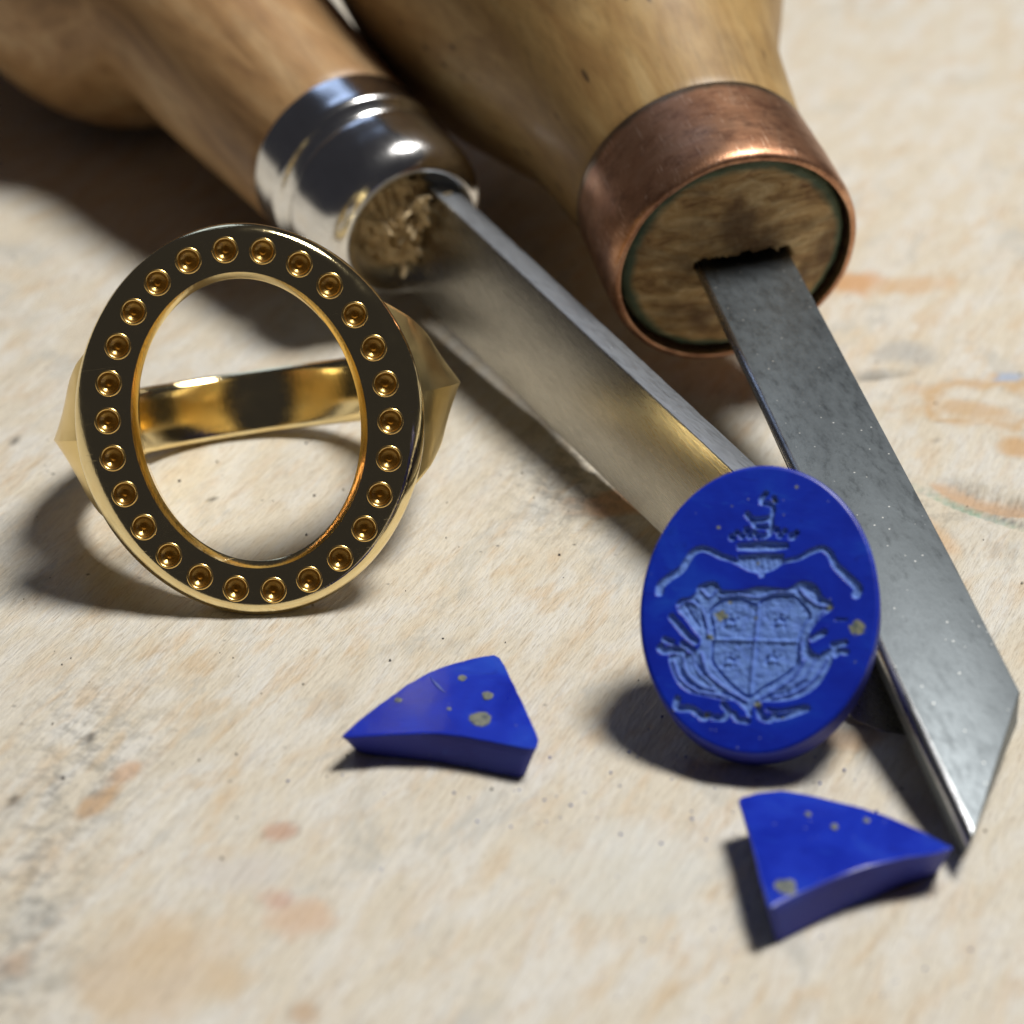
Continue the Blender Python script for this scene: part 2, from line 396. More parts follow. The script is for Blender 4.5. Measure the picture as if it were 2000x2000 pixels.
# ------------------------------------------------------------------ signet ring
T = rad(23.6); YAW = rad(2.5); ROLL = rad(7.0)
SR = 0.945
A_OUT, B_OUT = 9.05, 10.75          # outer ellipse of the head
RI, CC = 9.2, 10.5                  # finger hole radius; its axis behind the face
def build_ring():
    n = Vector((math.sin(YAW)*math.cos(T), -math.cos(YAW)*math.cos(T), math.sin(T)))
    v0 = (Vector((0, 0, 1))-n*n.z).normalized(); u0 = v0.cross(n).normalized()
    u = u0*math.cos(ROLL)+v0*math.sin(ROLL); v = -u0*math.sin(ROLL)+v0*math.cos(ROLL)
    # height of the face centre so that the lowest point of the head touches the bench
    low = max(-(u.z*A_OUT*math.cos(a)+v.z*B_OUT*math.sin(a)+n.z*(-0.7)) for a in np.linspace(0, 2*math.pi, 361))
    low *= SR; c = at(487, 822, low)
    mw = (Matrix((u, v, n)).transposed()*SR).to_4x4(); mw.translation = Vector(c)
    root = empty('signet_ring', mw, 'polished yellow gold signet ring standing upright with an empty oval setting', 'ring')
    N = 240
    # half width of the head along v at depth w, and its half breadth along u
    def sv(w): return float(np.interp(-w, [0, 0.9, 1.6, 2.6, 4, 6, 8.2], [B_OUT, B_OUT, B_OUT-0.25, 9.0, 6.6, 4.2, 2.8]))
    def su(w): return float(np.interp(-w, [0, 0.9, 1.6, 2.6, 4, 6, 8.2], [A_OUT+.5, A_OUT+.55, A_OUT+0.5, A_OUT+0.2, A_OUT-0.1, A_OUT+0.1, A_OUT+.7]))
    def under(uu): return -CC+math.sqrt(max(0.5, (RI+0.04)**2-min(abs(uu), 9.1)**2))
    # --- head wall
    V = []; Fc = []
    prof_rounding = [(-0.62, 0.0), (-0.50, -0.012), (-0.36, -0.05), (-0.20, -0.14), (-0.06, -0.30), (0.04, -0.50), (0.08, -0.72), (0.05, -0.95)]
    inner = [(6.06, 7.80, -0.55)]
    K = 9
    for i in range(N):
        a = 2*math.pi*i/N; ca, sa = math.cos(a), math.sin(a)
        col = []
        for (dr, w) in prof_rounding: col.append(((A_OUT+dr+0.5*ca*ca*min(1, max(0, -w-0.05)/0.8))*ca, (B_OUT+dr)*sa, w))
        wl_ = min(-1.35, under(A_OUT*ca)) if abs(ca) > 0.05 else -1.35
        wl_ = max(wl_, -7.0)
        for k in range(1, K+1):
            w = -0.95+(wl_+0.95)*k/K; col.append((su(w)*ca, sv(w)*sa, w))
        # underside back to the opening
        o = col[-1]; iu, iv = 6.06*ca, 7.80*sa
        for t in (0.35, 0.7, 1.0):
            uu = o[0]+(6.27*ca-o[0])*t; vv = o[1]+(8.02*sa-o[1])*t; col.append((uu, vv, min(under(uu), -1.25) if t < 1 else min(-1.25, under(uu))))
        # opening wall, ledge for the stone, upper wall, edge
        col += [(iu, iv, -0.45), (6.12*ca, 7.87*sa, -0.34), (6.36*ca, 8.10*sa, -0.07), (6.42*ca, 8.16*sa, 0.0)]
        V += col
    L = len(V)//N
    for i in range(N):
        j = (i+1) % N
        for k in range(L-1): Fc.append((i*L+k, i*L+k+1, j*L+k+1, j*L+k))
    obj('head', V, Fc, GOLD, root, angle=32)
    # --- flat face with 26 drilled seats
    ea, eb = 7.72, 9.42
    tt = np.linspace(0, 2*math.pi, 4001); P = np.stack([ea*np.cos(tt), eb*np.sin(tt)], 1)
    s = np.concatenate([[0], np.cumsum(np.linalg.norm(np.diff(P, axis=0), axis=1))])
    targets = (np.arange(26)+0.47)/26*s[-1]
    ths = np.interp(targets, s, tt)
    centres = [(ea*math.cos(t), eb*math.sin(t)) for t in ths]
    HR = 0.70
    vs = []; es = []
    def loop(pts):
        b = len(vs); vs.extend(Vector(p) for p in pts); k = len(pts)
        es.extend((b+i, b+(i+1) % k) for i in range(k))
    loop([((A_OUT-0.62)*math.cos(2*math.pi*i/N), (B_OUT-0.62)*math.sin(2*math.pi*i/N)) for i in range(N)])
    loop([(6.42*math.cos(2*math.pi*i/N), 8.16*math.sin(2*math.pi*i/N)) for i in range(N)])
    for (x, y) in centres: loop([(x+HR*math.cos(2*math.pi*i/28), y+HR*math.sin(2*math.pi*i/28)) for i in range(28)])
    from mathutils.geometry import delaunay_2d_cdt
    ov, oe, of, *_ = delaunay_2d_cdt(vs, es, [], 0, 1e-5)
    faces = []
    for f in of:
        cx = sum(ov[i].x for i in f)/3; cy = sum(ov[i].y for i in f)/3
        if (cx/(A_OUT-0.62))**2+(cy/(B_OUT-0.62))**2 > 1: continue
        if (cx/6.42)**2+(cy/8.16)**2 < 1: continue
        if any((cx-x)**2+(cy-y)**2 < (HR*0.985)**2 for x, y in centres): continue
        faces.append(f)
    obj('face_plate', [(p.x, p.y, 0.0) for p in ov], faces, GOLD, root, angle=30)
    # --- one drilled seat, shared by 26 part objects
    prof = [(0.72, 0.0), (0.725, 0.05), (0.69, 0.085), (0.64, 0.085), (0.59, 0.04), (0.56, -0.03), (0.53, -0.10), (0.42, -0.20), (0.28, -0.31), (0.14, -0.42), (0.10, -0.56), (0.0, -0.62)]
    V = []; Fc = []; n2 = 28
    for (r, z) in prof:
        for k in range(n2): V.append((r*math.cos(2*math.pi*k/n2), r*math.sin(2*math.pi*k/n2), z))
    for i in range(len(prof)-1):
        for k in range(n2): Fc.append((i*n2+k, (i+1)*n2+k, (i+1)*n2+(k+1) % n2, i*n2+(k+1) % n2))
    first = obj('drilled_seat', V, Fc, GOLD2, root, angle=50)
    for i, (x, y) in enumerate(centres):
        o = first if i == 0 else first.copy()
        if i: COL.objects.link(o); o.parent = root
        x += random.uniform(-.025, .025); y += random.uniform(-.025, .025)
        o.location = (x, y, 0); o.rotation_euler = (random.uniform(-.04, .04), random.uniform(-.04, .04), random.uniform(0, 6.28))
    # --- shank: sections swept round the finger hole
    def hw(p): return float(np.interp(p, [36, 44, 52, 60, 68, 76, 84, 95, 120, 180], [7.4, 6.3, 5.35, 4.55, 3.75, 3.05, 2.5, 2.2, 2.0, 1.95]))
    def rr(p): return float(np.interp(p, [36, 50, 62, 72, 84, 96, 112, 135, 180], [9.7, 10.9, 11.55, 11.85, 11.95, 11.75, 11.2, 10.75, 10.6]))
    def re(p): return float(np.interp(p, [36, 50, 62, 75, 90, 110, 135, 180], [9.6, 10.55, 10.85, 10.85, 10.7, 10.5, 10.4, 10.35]))
    for part, lo, hi in (('shoulder', 43.5, 97), ('shank', 97, 263), ('shoulder', 263, 316.5)):
        phis = np.linspace(lo, hi, 61 if part == 'shoulder' else 121)
        V = []; Fc = []
        for p in phis:
            q = p if p <= 180 else 360-p; h = hw(q); R1 = rr(q); R0 = re(q)
            sgn = 1 if p <= 180 else -1
            sec = [(RI, -h+0.55), (RI+.03, -h+.3), (RI+0.14, -h+0.1), (RI+0.35, -h), ((RI+R0)/2+.1, -h), (R0-0.28, -h), (R0-0.09, -h+0.08), (R0, -h+0.3)]
            sec += [(R0+(R1-R0)*t**(1.0 if q < 105 else .6), -h+0.3+(h-0.3)*t) for t in (0.3, 0.6, 0.85)]+[(R1, 0.0)]
            full = sec+[(r, -x) for (r, x) in reversed(sec[:-1])]
            a = rad(q)
            for (r, x) in full: V.append((sgn*r*math.sin(a), x, -CC+r*math.cos(a)))
        L = len(full)
        for i in range(len(phis)-1):
            for k in range(L): Fc.append((i*L+k, i*L+(k+1) % L, (i+1)*L+(k+1) % L, (i+1)*L+k))
        obj(part, V, Fc, GOLD_SATIN if part == 'shoulder' else GOLD, root, angle=16)
    return root
RING = build_ring()

# ------------------------------------------------------------------ carved lapis stone
SA, SB, STH = 5.75, 7.25, 2.5
def stone_pose(e):
    az = rad(-4)
    n = Vector((math.sin(az)*-1*math.cos(e), -math.cos(az)*math.cos(e), math.sin(e)))
    n = Vector((-0.24*math.cos(e), -math.cos(e), math.sin(e))).normalized()
    v0 = (Vector((0, 0, 1))-n*n.z).normalized(); u0 = v0.cross(n).normalized()
    rl = rad(4.0)
    u = u0*math.cos(rl)+v0*math.sin(rl); v = -u0*math.sin(rl)+v0*math.cos(rl)
    zc = max(-(u.z*SA*math.cos(a)*.97+v.z*SB*math.sin(a)*.97-n.z*STH) for a in np.linspace(0, 2*math.pi, 361))
    return n, u, v, zc
ST_E = rad(47)
def build_stone():
    n, u, v, zc = stone_pose(ST_E)
    c = at(1482, 1187, zc)
    mw = Matrix((u, v, n)).transposed().to_4x4(); mw.translation = Vector(c)
    root = empty('carved_oval_stone', mw, 'thick oval blue lapis stone engraved with a coat of arms, leaning on the blades', 'gemstone')
    # engraving drawn in picture pixels of a close-up, taken to the stone's own plane
    PX = 3.018*41.3; cr_, sr_ = math.cos(rad(6.0)), math.sin(rad(6.0))
    def loc(p):
        dx, dy = (p[0]-793)/PX, -(p[1]-930)/PX
        dy /= 0.955
        return (dx*cr_-dy*sr_, dx*sr_+dy*cr_)
    NR, NS = 150, 620
    rs = np.linspace(0, 1, NR+1)[1:]; th = np.arange(NS)*2*math.pi/NS
    E = 0.20
    R_, T_ = np.meshgrid(rs, th, indexing='ij')
    X = (SA-E)*R_*np.cos(T_); Y = (SB-E)*R_*np.sin(T_)
    X = np.concatenate([[0], X.ravel()]); Y = np.concatenate([[0], Y.ravel()])
    def seg(pts, r0, r1=None):
        """signed closeness to a stroke: positive inside, in mm"""
        pts = [loc(p) for p in pts]; r0 = r0/PX; r1 = r0 if r1 is None else r1/PX
        best = np.full(X.shape, -9.0); m = max(1, len(pts)-1)
        if len(pts) == 1: return r0-np.hypot(X-pts[0][0], Y-pts[0][1])
        for i in range(len(pts)-1):
            (ax, ay), (bx, by) = pts[i], pts[i+1]; dx, dy = bx-ax, by-ay
            t = np.clip(((X-ax)*dx+(Y-ay)*dy)/(dx*dx+dy*dy+1e-9), 0, 1)
            rr_ = r0+(r1-r0)*(i+t)/m
            best = np.maximum(best, rr_-np.hypot(X-ax-t*dx, Y-ay-t*dy))
        return best
    def poly(pts):
        pts = [loc(p) for p in pts]; inside = np.zeros(X.shape, bool); dist = np.full(X.shape, 9.0)
        for i in range(len(pts)):
            (ax, ay), (bx, by) = pts[i], pts[(i+1) % len(pts)]
            c_ = ((ay > Y) != (by > Y)) & (X < (bx-ax)*(Y-ay)/(by-ay+1e-12)+ax); inside ^= c_
            dx, dy = bx-ax, by-ay; t = np.clip(((X-ax)*dx+(Y-ay)*dy)/(dx*dx+dy*dy+1e-9), 0, 1)
            dist = np.minimum(dist, np.hypot(X-ax-t*dx, Y-ay-t*dy))
        return np.where(inside, dist, -dist)
    def smooth(p, k=5):
        q = smooth_profile(p, 1e9) if False else None
        P = [np.array(a, float) for a in p]; P = [2*P[0]-P[1]]+P+[2*P[-1]-P[-2]]; out = []
        for i in range(1, len(P)-2):
            for j in range(k):
                t = j/k
                out.append(tuple(0.5*((2*P[i])+(-P[i-1]+P[i+1])*t+(2*P[i-1]-5*P[i]+4*P[i+1]-P[i+2])*t*t+(-P[i-1]+3*P[i]-3*P[i+1]+P[i+2])*t**3)))
        out.append(tuple(P[-2])); return out
    WL = 0.085
    depth = np.zeros(X.shape); lab = np.zeros(X.shape, int); near = np.zeros(X.shape)
    def cut(d, dep, label):
        nonlocal depth
        f = np.clip(d/WL+0.5, 0, 1); f = f*f*(3-2*f)
        # floor bowed so that wide strokes are deepest in the middle
        h = 0.58*dep*f*(0.82+0.18*np.clip(d/0.2, 0, 1))
        k = h > depth; depth = np.where(k, h, depth)
        kk = (d > -0.09); upd = kk & ((lab == 0) | (f > near)); lab[upd] = label; np.maximum(near, f, out=near)
    def ridge(d, amount):
        nonlocal depth
        f = np.clip(d/0.08+0.6, 0, 1); f = f*f*(3-2*f); depth = np.where(depth > 0.05, np.maximum(depth-0.7*amount*f, 0.04), depth)
    def groove(d, amount):
        nonlocal depth
        f = np.clip(d/0.07+0.6, 0, 1); f = f*f*(3-2*f); depth = np.where(depth > 0.02, depth+0.6*amount*f, depth)
    CREST, RIB, ARMS, SCROLL = 1, 2, 3, 5
    # crest: small beast's head above a coronet
    for pts, r in (([(858, 245), (832, 272), (830, 298), (862, 306), (892, 318), (898, 345), (884, 398)], 14), ([(905, 276), (916, 296)], 14),
                   ([(742, 366), (768, 396), (822, 402), (878, 396)], 17), ([(770, 402), (792, 440), (850, 448), (876, 474), (852, 500), (800, 496), (778, 474)], 15),
                   ([(880, 400), (884, 440), (872, 470)], 14)):
        cut(seg(smooth(pts), r), 0.36, CREST)
    for (x, y, r) in ((646, 500, 22), (674, 474, 15), (706, 494, 20), (735, 460, 19), (752, 496, 20), (800, 500, 18), (912, 468, 19), (934, 500, 20), (964, 478, 15), (1006, 512, 23), (1034, 492, 15)):
        cut(seg([(x, y)], r), 0.42, CREST)
    cut(poly([(672, 545), (700, 538), (830, 532), (980, 552), (982, 582), (900, 592), (760, 588), (676, 578)]), 0.30, CREST)
    cut(poly([(676, 612), (820, 606), (952, 618), (946, 672), (892, 706), (838, 722), (826, 748), (806, 748), (794, 722), (736, 704), (690, 676)]), 0.33, CREST)
    for x in (720, 756, 792, 828, 864, 900): ridge(seg([(x, 622), (x+2, 690)], 4), 0.05)
    groove(seg([(682, 562), (976, 568)], 5), 0.06)
    # ribbons flung to either side
    cut(seg(smooth([(198, 806), (206, 768), (262, 722), (330, 682), (368, 630), (408, 578), (460, 560), (520, 578), (580, 612), (640, 632), (700, 662)]), 25, 15), 0.30, RIB)
    cut(seg(smooth([(945, 660), (1040, 645), (1112, 612), (1180, 594), (1226, 622), (1256, 690), (1300, 742), (1352, 796), (1388, 842), (1376, 876)]), 12, 27), 0.30, RIB)
    # mantling round the shield
    man = [(298, 880), (330, 856), (372, 852), (414, 826), (430, 786), (482, 764), (540, 766), (566, 806), (596, 818), (700, 822), (780, 806), (860, 812), (960, 826), (1006, 806), (1050, 784), (1118, 800), (1156, 838), (1176, 882), (1228, 922), (1222, 966), (1168, 996), (1128, 1040), (1092, 1090), (1080, 1150), (1104, 1206), (1156, 1226), (1214, 1212), (1220, 1250), (1186, 1322), (1120, 1410), (1010, 1468), (900, 1484), (800, 1480), (744, 1500), (722, 1548), (690, 1520), (640, 1468), (570, 1462), (470, 1436), (370, 1410), (300, 1350), (262, 1270), (246, 1196), (290, 1180), (352, 1186), (410, 1168), (436, 1128), (438, 1086), (408, 1050), (380, 1010), (346, 962), (312, 926)]
    cut(poly(smooth(man+[man[0]], 3)[:-1]), 0.26, ARMS)
    for pts, r, am in (([(312, 900), (360, 870), (430, 900), (470, 990), (486, 1080)], 9, .13), ([(446, 800), (500, 850), (560, 790)], 8, .12), ([(560, 850), (690, 846), (790, 866), (900, 840), (1010, 850)], 7, .10),
                       ([(1040, 830), (1080, 880), (1150, 930), (1200, 940)], 9, .12), ([(1180, 970), (1090, 1050), (1040, 1160), (1036, 1260)], 9, .12), ([(440, 1180), (470, 1290), (560, 1380), (700, 1470)], 9, .12),
                       ([(270, 1220), (310, 1320), (400, 1396), (520, 1430), (600, 1450)], 9, .13), ([(330, 1200), (350, 1290), (430, 1370), (520, 1400)], 7, .10), ([(390, 1190), (420, 1290), (500, 1370)], 6, .08),
                       ([(1060, 1240), (980, 1350), (860, 1420), (770, 1470)], 9, .12), ([(1190, 1250), (1120, 1350), (1000, 1430), (860, 1460)], 8, .12), ([(1120, 1240), (1060, 1340), (960, 1400)], 6, .09)):
        ridge(seg(smooth(pts), r), am)
    for pts, r in (([(470, 780), (530, 770), (552, 800)], 10), ([(350, 880), (380, 940), (430, 1020)], 8), ([(420, 870), (450, 950), (470, 1040)], 8), ([(1080, 820), (1130, 860), (1150, 910)], 9), ([(1130, 1000), (1070, 1080), (1050, 1170)], 7),
                   ([(400, 1230), (450, 1310)], 6), ([(300, 1240), (340, 1330), (430, 1400)], 6), ([(560, 1420), (650, 1460)], 7), ([(830, 1450), (960, 1430), (1060, 1370)], 6), ([(660, 752), (800, 800), (960, 770)], 3)):
        groove(seg(smooth(pts), r), 0.12)
    # shield
    sh = [(496, 940), (530, 902), (586, 872), (676, 868), (732, 888), (782, 908), (830, 880), (900, 866), (1000, 872), (1040, 906), (1092, 978), (1060, 1040), (1022, 1120), (1008, 1240), (992, 1286), (900, 1350), (800, 1400), (722, 1448), (650, 1402), (570, 1320), (508, 1234), (506, 1150), (520, 1080), (512, 1010)]
    cut(poly(smooth(sh+[sh[0]], 3)[:-1]), 0.36, ARMS)
    cut(seg(smooth(sh+[sh[0]]), 10), 0.60, ARMS)
    ridge(seg([(790, 905), (726, 1425)], 9), 0.15); ridge(seg([(516, 1100), (1012, 1136)], 9), 0.12)
    for (cx, cy) in ((620, 1000), (920, 1010), (612, 1230), (866, 1230)):
        for pts in ([(-50, 26), (-34, -8), (-4, -16), (26, -2), (44, -18)], [(-38, 30), (-30, 2)], [(24, 34), (20, 4)], [(-6, -16), (2, -40)]):
            groove(seg([(cx+a, cy+b) for a, b in pts], 7), 0.10)
        ridge(seg([(cx-30, cy+14), (cx+24, cy+16)], 6), 0.10)
    # supporters' claws and twigs
    for pts, r in (([(268, 958), (308, 1008), (352, 1062), (408, 1112)], 19), ([(196, 1140), (224, 1158), (280, 1152), (330, 1168)], 22), ([(222, 1090), (268, 1108)], 16), ([(330, 1120), (390, 1160)], 17), ([(204, 1120), (196, 1150)], 10),
                   ([(1228, 1168), (1296, 1158)], 19), ([(1236, 1226), (1262, 1206), (1300, 1214)], 18), ([(1108, 1126), (1176, 1092)], 19), ([(1250, 1020), (1310, 1024)], 6), ([(1170, 1230), (1240, 1196)], 20)):
        cut(seg(smooth(pts), r), 0.30, ARMS)
    # scroll under the arms
    for pts, r in (([(292, 1446), (284, 1484), (310, 1500), (368, 1504), (414, 1532), (448, 1560), (476, 1548)], 20), ([(512, 1562), (566, 1566), (592, 1528), (566, 1488)], 18), ([(626, 1546), (650, 1578), (706, 1592)], 17),
                   ([(700, 1500), (720, 1552)], 14), ([(776, 1528), (786, 1566), (836, 1588), (868, 1566)], 19), ([(880, 1578), (950, 1566), (1058, 1532)], 19), ([(826, 1528), (900, 1538), (1040, 1518)], 9)):
        cut(seg(smooth(pts), r), 0.32, SCROLL)
    # chatter of the graver on every floor
    eng = np.clip(depth/0.13, 0, 1)
    for i in np.nonzero(depth > 0.05)[0]:
        depth[i] += 0.055*nz(X[i]*3.2, Y[i]*3.2, 1.5)+0.03*nz(X[i]*9, Y[i]*9, 5)
    fl = np.zeros(X.shape)
    for (x, y, r) in ((1376, 1078, 52), (560, 958, 40), (492, 1088, 20), (772, 985, 15), (1216, 950, 22), (768, 1500, 26), (465, 1545, 18), (566, 436, 13), (650, 312, 11), (1045, 218, 16), (960, 382, 8), (795, 660, 13), (620, 885, 15), (915, 1575, 12), (1352, 1275, 10), (905, 285, 14)):
        qx, qy = loc((x, y)); d = np.hypot(X-qx, (Y-qy)*1.15)*PX
        for i in np.nonzero(d < r*1.6)[0]: fl[i] = max(fl[i], min(1, max(0, (r*(1+0.45*nz(X[i]*5, Y[i]*5, x*.01))-d[i])/6)))
    Z = -depth
    V = np.stack([X, Y, Z], 1)
    idx = 1+np.arange(NR*NS).reshape(NR, NS)
    quads = np.stack([idx[:-1], idx[1:], np.roll(idx, -1, 1)[1:], np.roll(idx, -1, 1)[:-1]], -1).reshape(-1, 4)
    tris = np.stack([np.zeros(NS, int), idx[0], np.roll(idx[0], -1)], 1)
    ql = lab[quads].min(1)
    # ribbon: two pieces, left and right
    qx = X[quads].mean(1); ql = np.where(ql == RIB, np.where(qx < 0, 2, 4), ql)
    edge = idx[-1]
    names = {1: 'crest_engraving', 2: 'ribbon_engraving', 4: 'ribbon_engraving', 3: 'coat_of_arms_engraving', 5: 'scroll_engraving'}
    # vertex normals computed once so the pieces shade as one surface
    fn = np.cross(V[quads[:, 2]]-V[quads[:, 0]], V[quads[:, 3]]-V[quads[:, 1]])
    VN = np.zeros_like(V)
    for k in range(4): np.add.at(VN, quads[:, k], fn)
    VN /= np.linalg.norm(VN, axis=1, keepdims=True)+1e-12
    VN[0] = (0, 0, 1)
    if VN[:, 2].mean() < 0: VN = -VN
    def piece(name, q, extra_v=None, extra_f=None, label=None):
        used = np.unique(np.concatenate([np.asarray(f) for f in q])) if not isinstance(q, np.ndarray) else np.unique(q)
        m_ = -np.ones(len(V), int); m_[used] = np.arange(len(used))
        fs = [[int(m_[i]) for i in f] for f in q]
        vv = V[used].tolist(); nv = len(vv); nm = VN[used]
        if extra_v is not None:
            vv += extra_v; fs += [[int(m_[-i-1]) if i < 0 else nv+i for i in f] for f in extra_f]
        me = bpy.data.meshes.new(name); me.from_pydata(vv, [], fs); me.update()
        for an, arr in (('carve', eng), ('fleck', fl)):
            a_ = me.attributes.new(an, 'FLOAT', 'POINT'); b_ = np.zeros(len(vv)); b_[:nv] = arr[used]; a_.data.foreach_set('value', b_)
        o = link(name, me, [LAP_CARVED, LAP_CUT], root, angle=None)
        if extra_v is None: me.normals_split_custom_set_from_vertices(nm.tolist())
        return o, me, nv, m_
    body_q = [tuple(q) for q in quads[ql == 0]]+[tuple(t) for t in tris]
    # the rim: rounded shoulder, sawn side wall, back
    ex = []; ef = []
    prof = [(0.10, -0.03), (0.17, -0.09), (0.20, -0.20), (0.20, -STH*0.6), (0.17, -STH+0.25), (0.02, -STH)]
    for (dr, z) in prof:
        for t in th: ex.append(((SA-E+dr)*math.cos(t), (SB-E+dr)*math.sin(t), z))
    for j in range(NS):
        j2 = (j+1) % NS
        ef.append((-int(edge[j])-1, 0*NS+j, 0*NS+j2, -int(edge[j2])-1))
        for k in range(len(prof)-1): ef.append((k*NS+j, (k+1)*NS+j, (k+1)*NS+j2, k*NS+j2))
    ef.append(tuple((len(prof)-1)*NS+j for j in range(NS)))
    o, me, nv, m_ = piece('stone_body', body_q, ex, ef)
    me.set_sharp_from_angle(angle=rad(50))
    nb = len(body_q)
    mi = np.zeros(len(me.polygons), int)
    for f in me.polygons[nb:]:
        if min(f.vertices) >= nv+NS*2: mi[f.index] = 1
    me.polygons.foreach_set('material_index', mi)
    for k, nm_ in names.items():
        q = quads[ql == k]
        if len(q): piece(nm_, q)
    return root
STONE = build_stone()

# ------------------------------------------------------------------ sawn lapis offcuts
def build_chip(outline, base, height, label, flecks, scratch=None):
    """outline: top edge, base: matching foot points; both as (x, y) read at their own heights"""
    top = [Vector(at(x, y, height)) for x, y in outline]; bot = [Vector(at(x, y, 0.04)) for x, y in base]
    c = sum(top, Vector())/len(top); org = Vector((c.x, c.y, 0))
    mw = Matrix.Translation(org)
    # resample both rings
    def resample(P, n):
        P = P+[P[0]]; s = [0]
        for a, b in zip(P, P[1:]): s.append(s[-1]+(b-a).length)
        return P, s
    n = len(top); K = 6
    T2 = []; B2 = []
    for i in range(n):
        for k in range(K):
            t = k/K; T2.append(top[i].lerp(top[(i+1) % n], t)); B2.append(bot[i].lerp(bot[(i+1) % n], t))
    for _ in range(1):
        T2 = [(T2[i-1]+T2[i]*2+T2[(i+1) % len(T2)])/4 for i in range(len(T2))]; B2 = [(B2[i-1]+B2[i]*2+B2[(i+1) % len(B2)])/4 for i in range(len(B2))]
    m = len(T2); c2 = sum(T2, Vector())/m
    for i, p in enumerate(T2):                               # nibbled edges left by the saw
        k_ = 0.035*nz(p.x*2.2, p.y*2.2, 1)+0.03*nz(p.x*7, p.y*7, 4); T2[i] = p+(p-c2).normalized()*k_; B2[i] = B2[i]+(p-c2).normalized()*(k_+0.06*nz(p.x*1.5, p.y*1.5, 8))
    rings = []
    def inset(P, d):
        out = []
        for i, p in enumerate(P):
            t = (P[(i+2) % m]-P[i-2]); nrm = Vector((-t.y, t.x, 0)).normalized()
            if nrm.dot(c2-p) < 0: nrm = -nrm
            out.append(p+nrm*d)
        return out
    fin = []
    for f in (0.02, 0.10, 0.2, .3, .4, .5, .6, .7, .8, .9):
        base_in = inset(T2, 0.09); fin.append([p.lerp(c2, f) for p in base_in])
    def zt(p): return height+0.05*nz(p.x*.35, p.y*.35, 3)
    seq = [[Vector((p.x, p.y, zt(p))) for p in R_] for R_ in reversed(fin)]
    seq.append([Vector((p.x, p.y, height-0.005)) for p in inset(T2, 0.08)])
    seq.append([Vector((p.x, p.y, height-0.02)) for p in inset(T2, 0.03)])
    seq.append([Vector((p.x, p.y, height-0.07)) for p in T2])
    for f in (0.33, 0.66, 1.0): seq.append([T2[i].lerp(B2[i], f) for i in range(m)])
    V = [Vector((c2.x, c2.y, zt(c2)))]+[p for r in seq for p in r]
    V = [p-org for p in V]; Fc = [(0, 1+i, 1+(i+1) % m) for i in range(m)]; Mi = [0]*m
    for r in range(len(seq)-1):
        for i in range(m):
            Fc.append((1+r*m+i, 1+(r+1)*m+i, 1+(r+1)*m+(i+1) % m, 1+r*m+(i+1) % m)); Mi.append(1 if r >= len(seq)-4 else 0)
    Fc.append(tuple(1+(len(seq)-1)*m+i for i in range(m))); Mi.append(1)
    o = obj('lapis_offcut', V, Fc, [LAP, LAP_CUT], None, angle=40)
    o.data.polygons.foreach_set('material_index', Mi)
    o.location = org
    tag(o, label, 'stone chip', 'sawn lapis offcuts on the bench')
    # pyrite grains standing a hair proud of the polish
    for (x, y, r) in flecks:
        p = Vector(at(x, y, height))-org; k = 18; vs = []; fs = []
        for lev, (s, z) in enumerate(((1.0, -0.10), (0.94, 0.035), (0.6, 0.055), (0.0, 0.06))):
            for i in range(k if s else 1):
                a = 2*math.pi*i/k; rr_ = r*s*(1+0.28*nz(math.cos(a)*1.6+x, math.sin(a)*1.6, r))
                vs.append((p.x+rr_*math.cos(a), p.y+rr_*1.25*math.sin(a), height+z))
        for l in range(2):
            for i in range(k): fs.append((l*k+i, l*k+(i+1) % k, (l+1)*k+(i+1) % k, (l+1)*k+i))
        for i in range(k): fs.append((2*k+i, 2*k+(i+1) % k, 3*k))
        obj('pyrite_grain', vs, fs, PYRITE, o)
    if scratch:
        a, b = [Vector(at(*q, height+0.05))-org for q in scratch]
        d = (b-a).normalized(); s_ = Vector((-d.y, d.x, 0))
        vs = [a, a.lerp(b, .5)+s_*.06, b, a.lerp(b, .5)-s_*.06]+[q+Vector((0, 0, .02)) for q in (a.lerp(b, .1), a.lerp(b, .9))]
        obj('quartz_streak', vs, [(0, 1, 4), (1, 5, 4), (1, 2, 5), (2, 3, 5), (3, 4, 5), (3, 0, 4)], QUARTZ, o)
    return o
def mat_pyrite():
    m = M('pyrite'); n = m.noise(m.map(scale=(3, 3, 3)), 1, 4, 0.7)
    m.set(Base_Color=m.ramp(n, [(0.35, (0.07, 0.09, 0.11)), (0.6, (0.24, 0.25, 0.19))]), Roughness=0.55, Metallic=0.25, Normal=m.bump(n, 0.05, .6)); return m.m
PYRITE = mat_pyrite(); QUARTZ = mat_plain('pale_quartz', (0.22, 0.30, 0.62), 0.5)
build_chip([(663, 1439), (702, 1404), (749, 1369), (794, 1337), (839, 1311), (881, 1296), (931, 1283), (966, 1278), (979, 1286), (1018, 1364), (1053, 1443), (1047, 1461), (1027, 1461), (968, 1449), (906, 1437), (844, 1431), (769, 1433), (707, 1437)],
           [(690, 1462), (722, 1452), (765, 1420), (805, 1394), (848, 1370), (886, 1356), (930, 1346), (955, 1344), (965, 1352), (996, 1420), (1030, 1490), (1026, 1512), (1012, 1518), (960, 1509), (900, 1496), (840, 1486), (770, 1479), (712, 1473)],
           1.75, 'blue lapis offcut with a big round grey fleck, lying left of the oval stone',
           [(939, 1405, 0.52), (952, 1359, 0.30), (903, 1325, 0.22), (778, 1368, 0.20), (877, 1385, 0.12)], [(839, 1322), (871, 1355)])
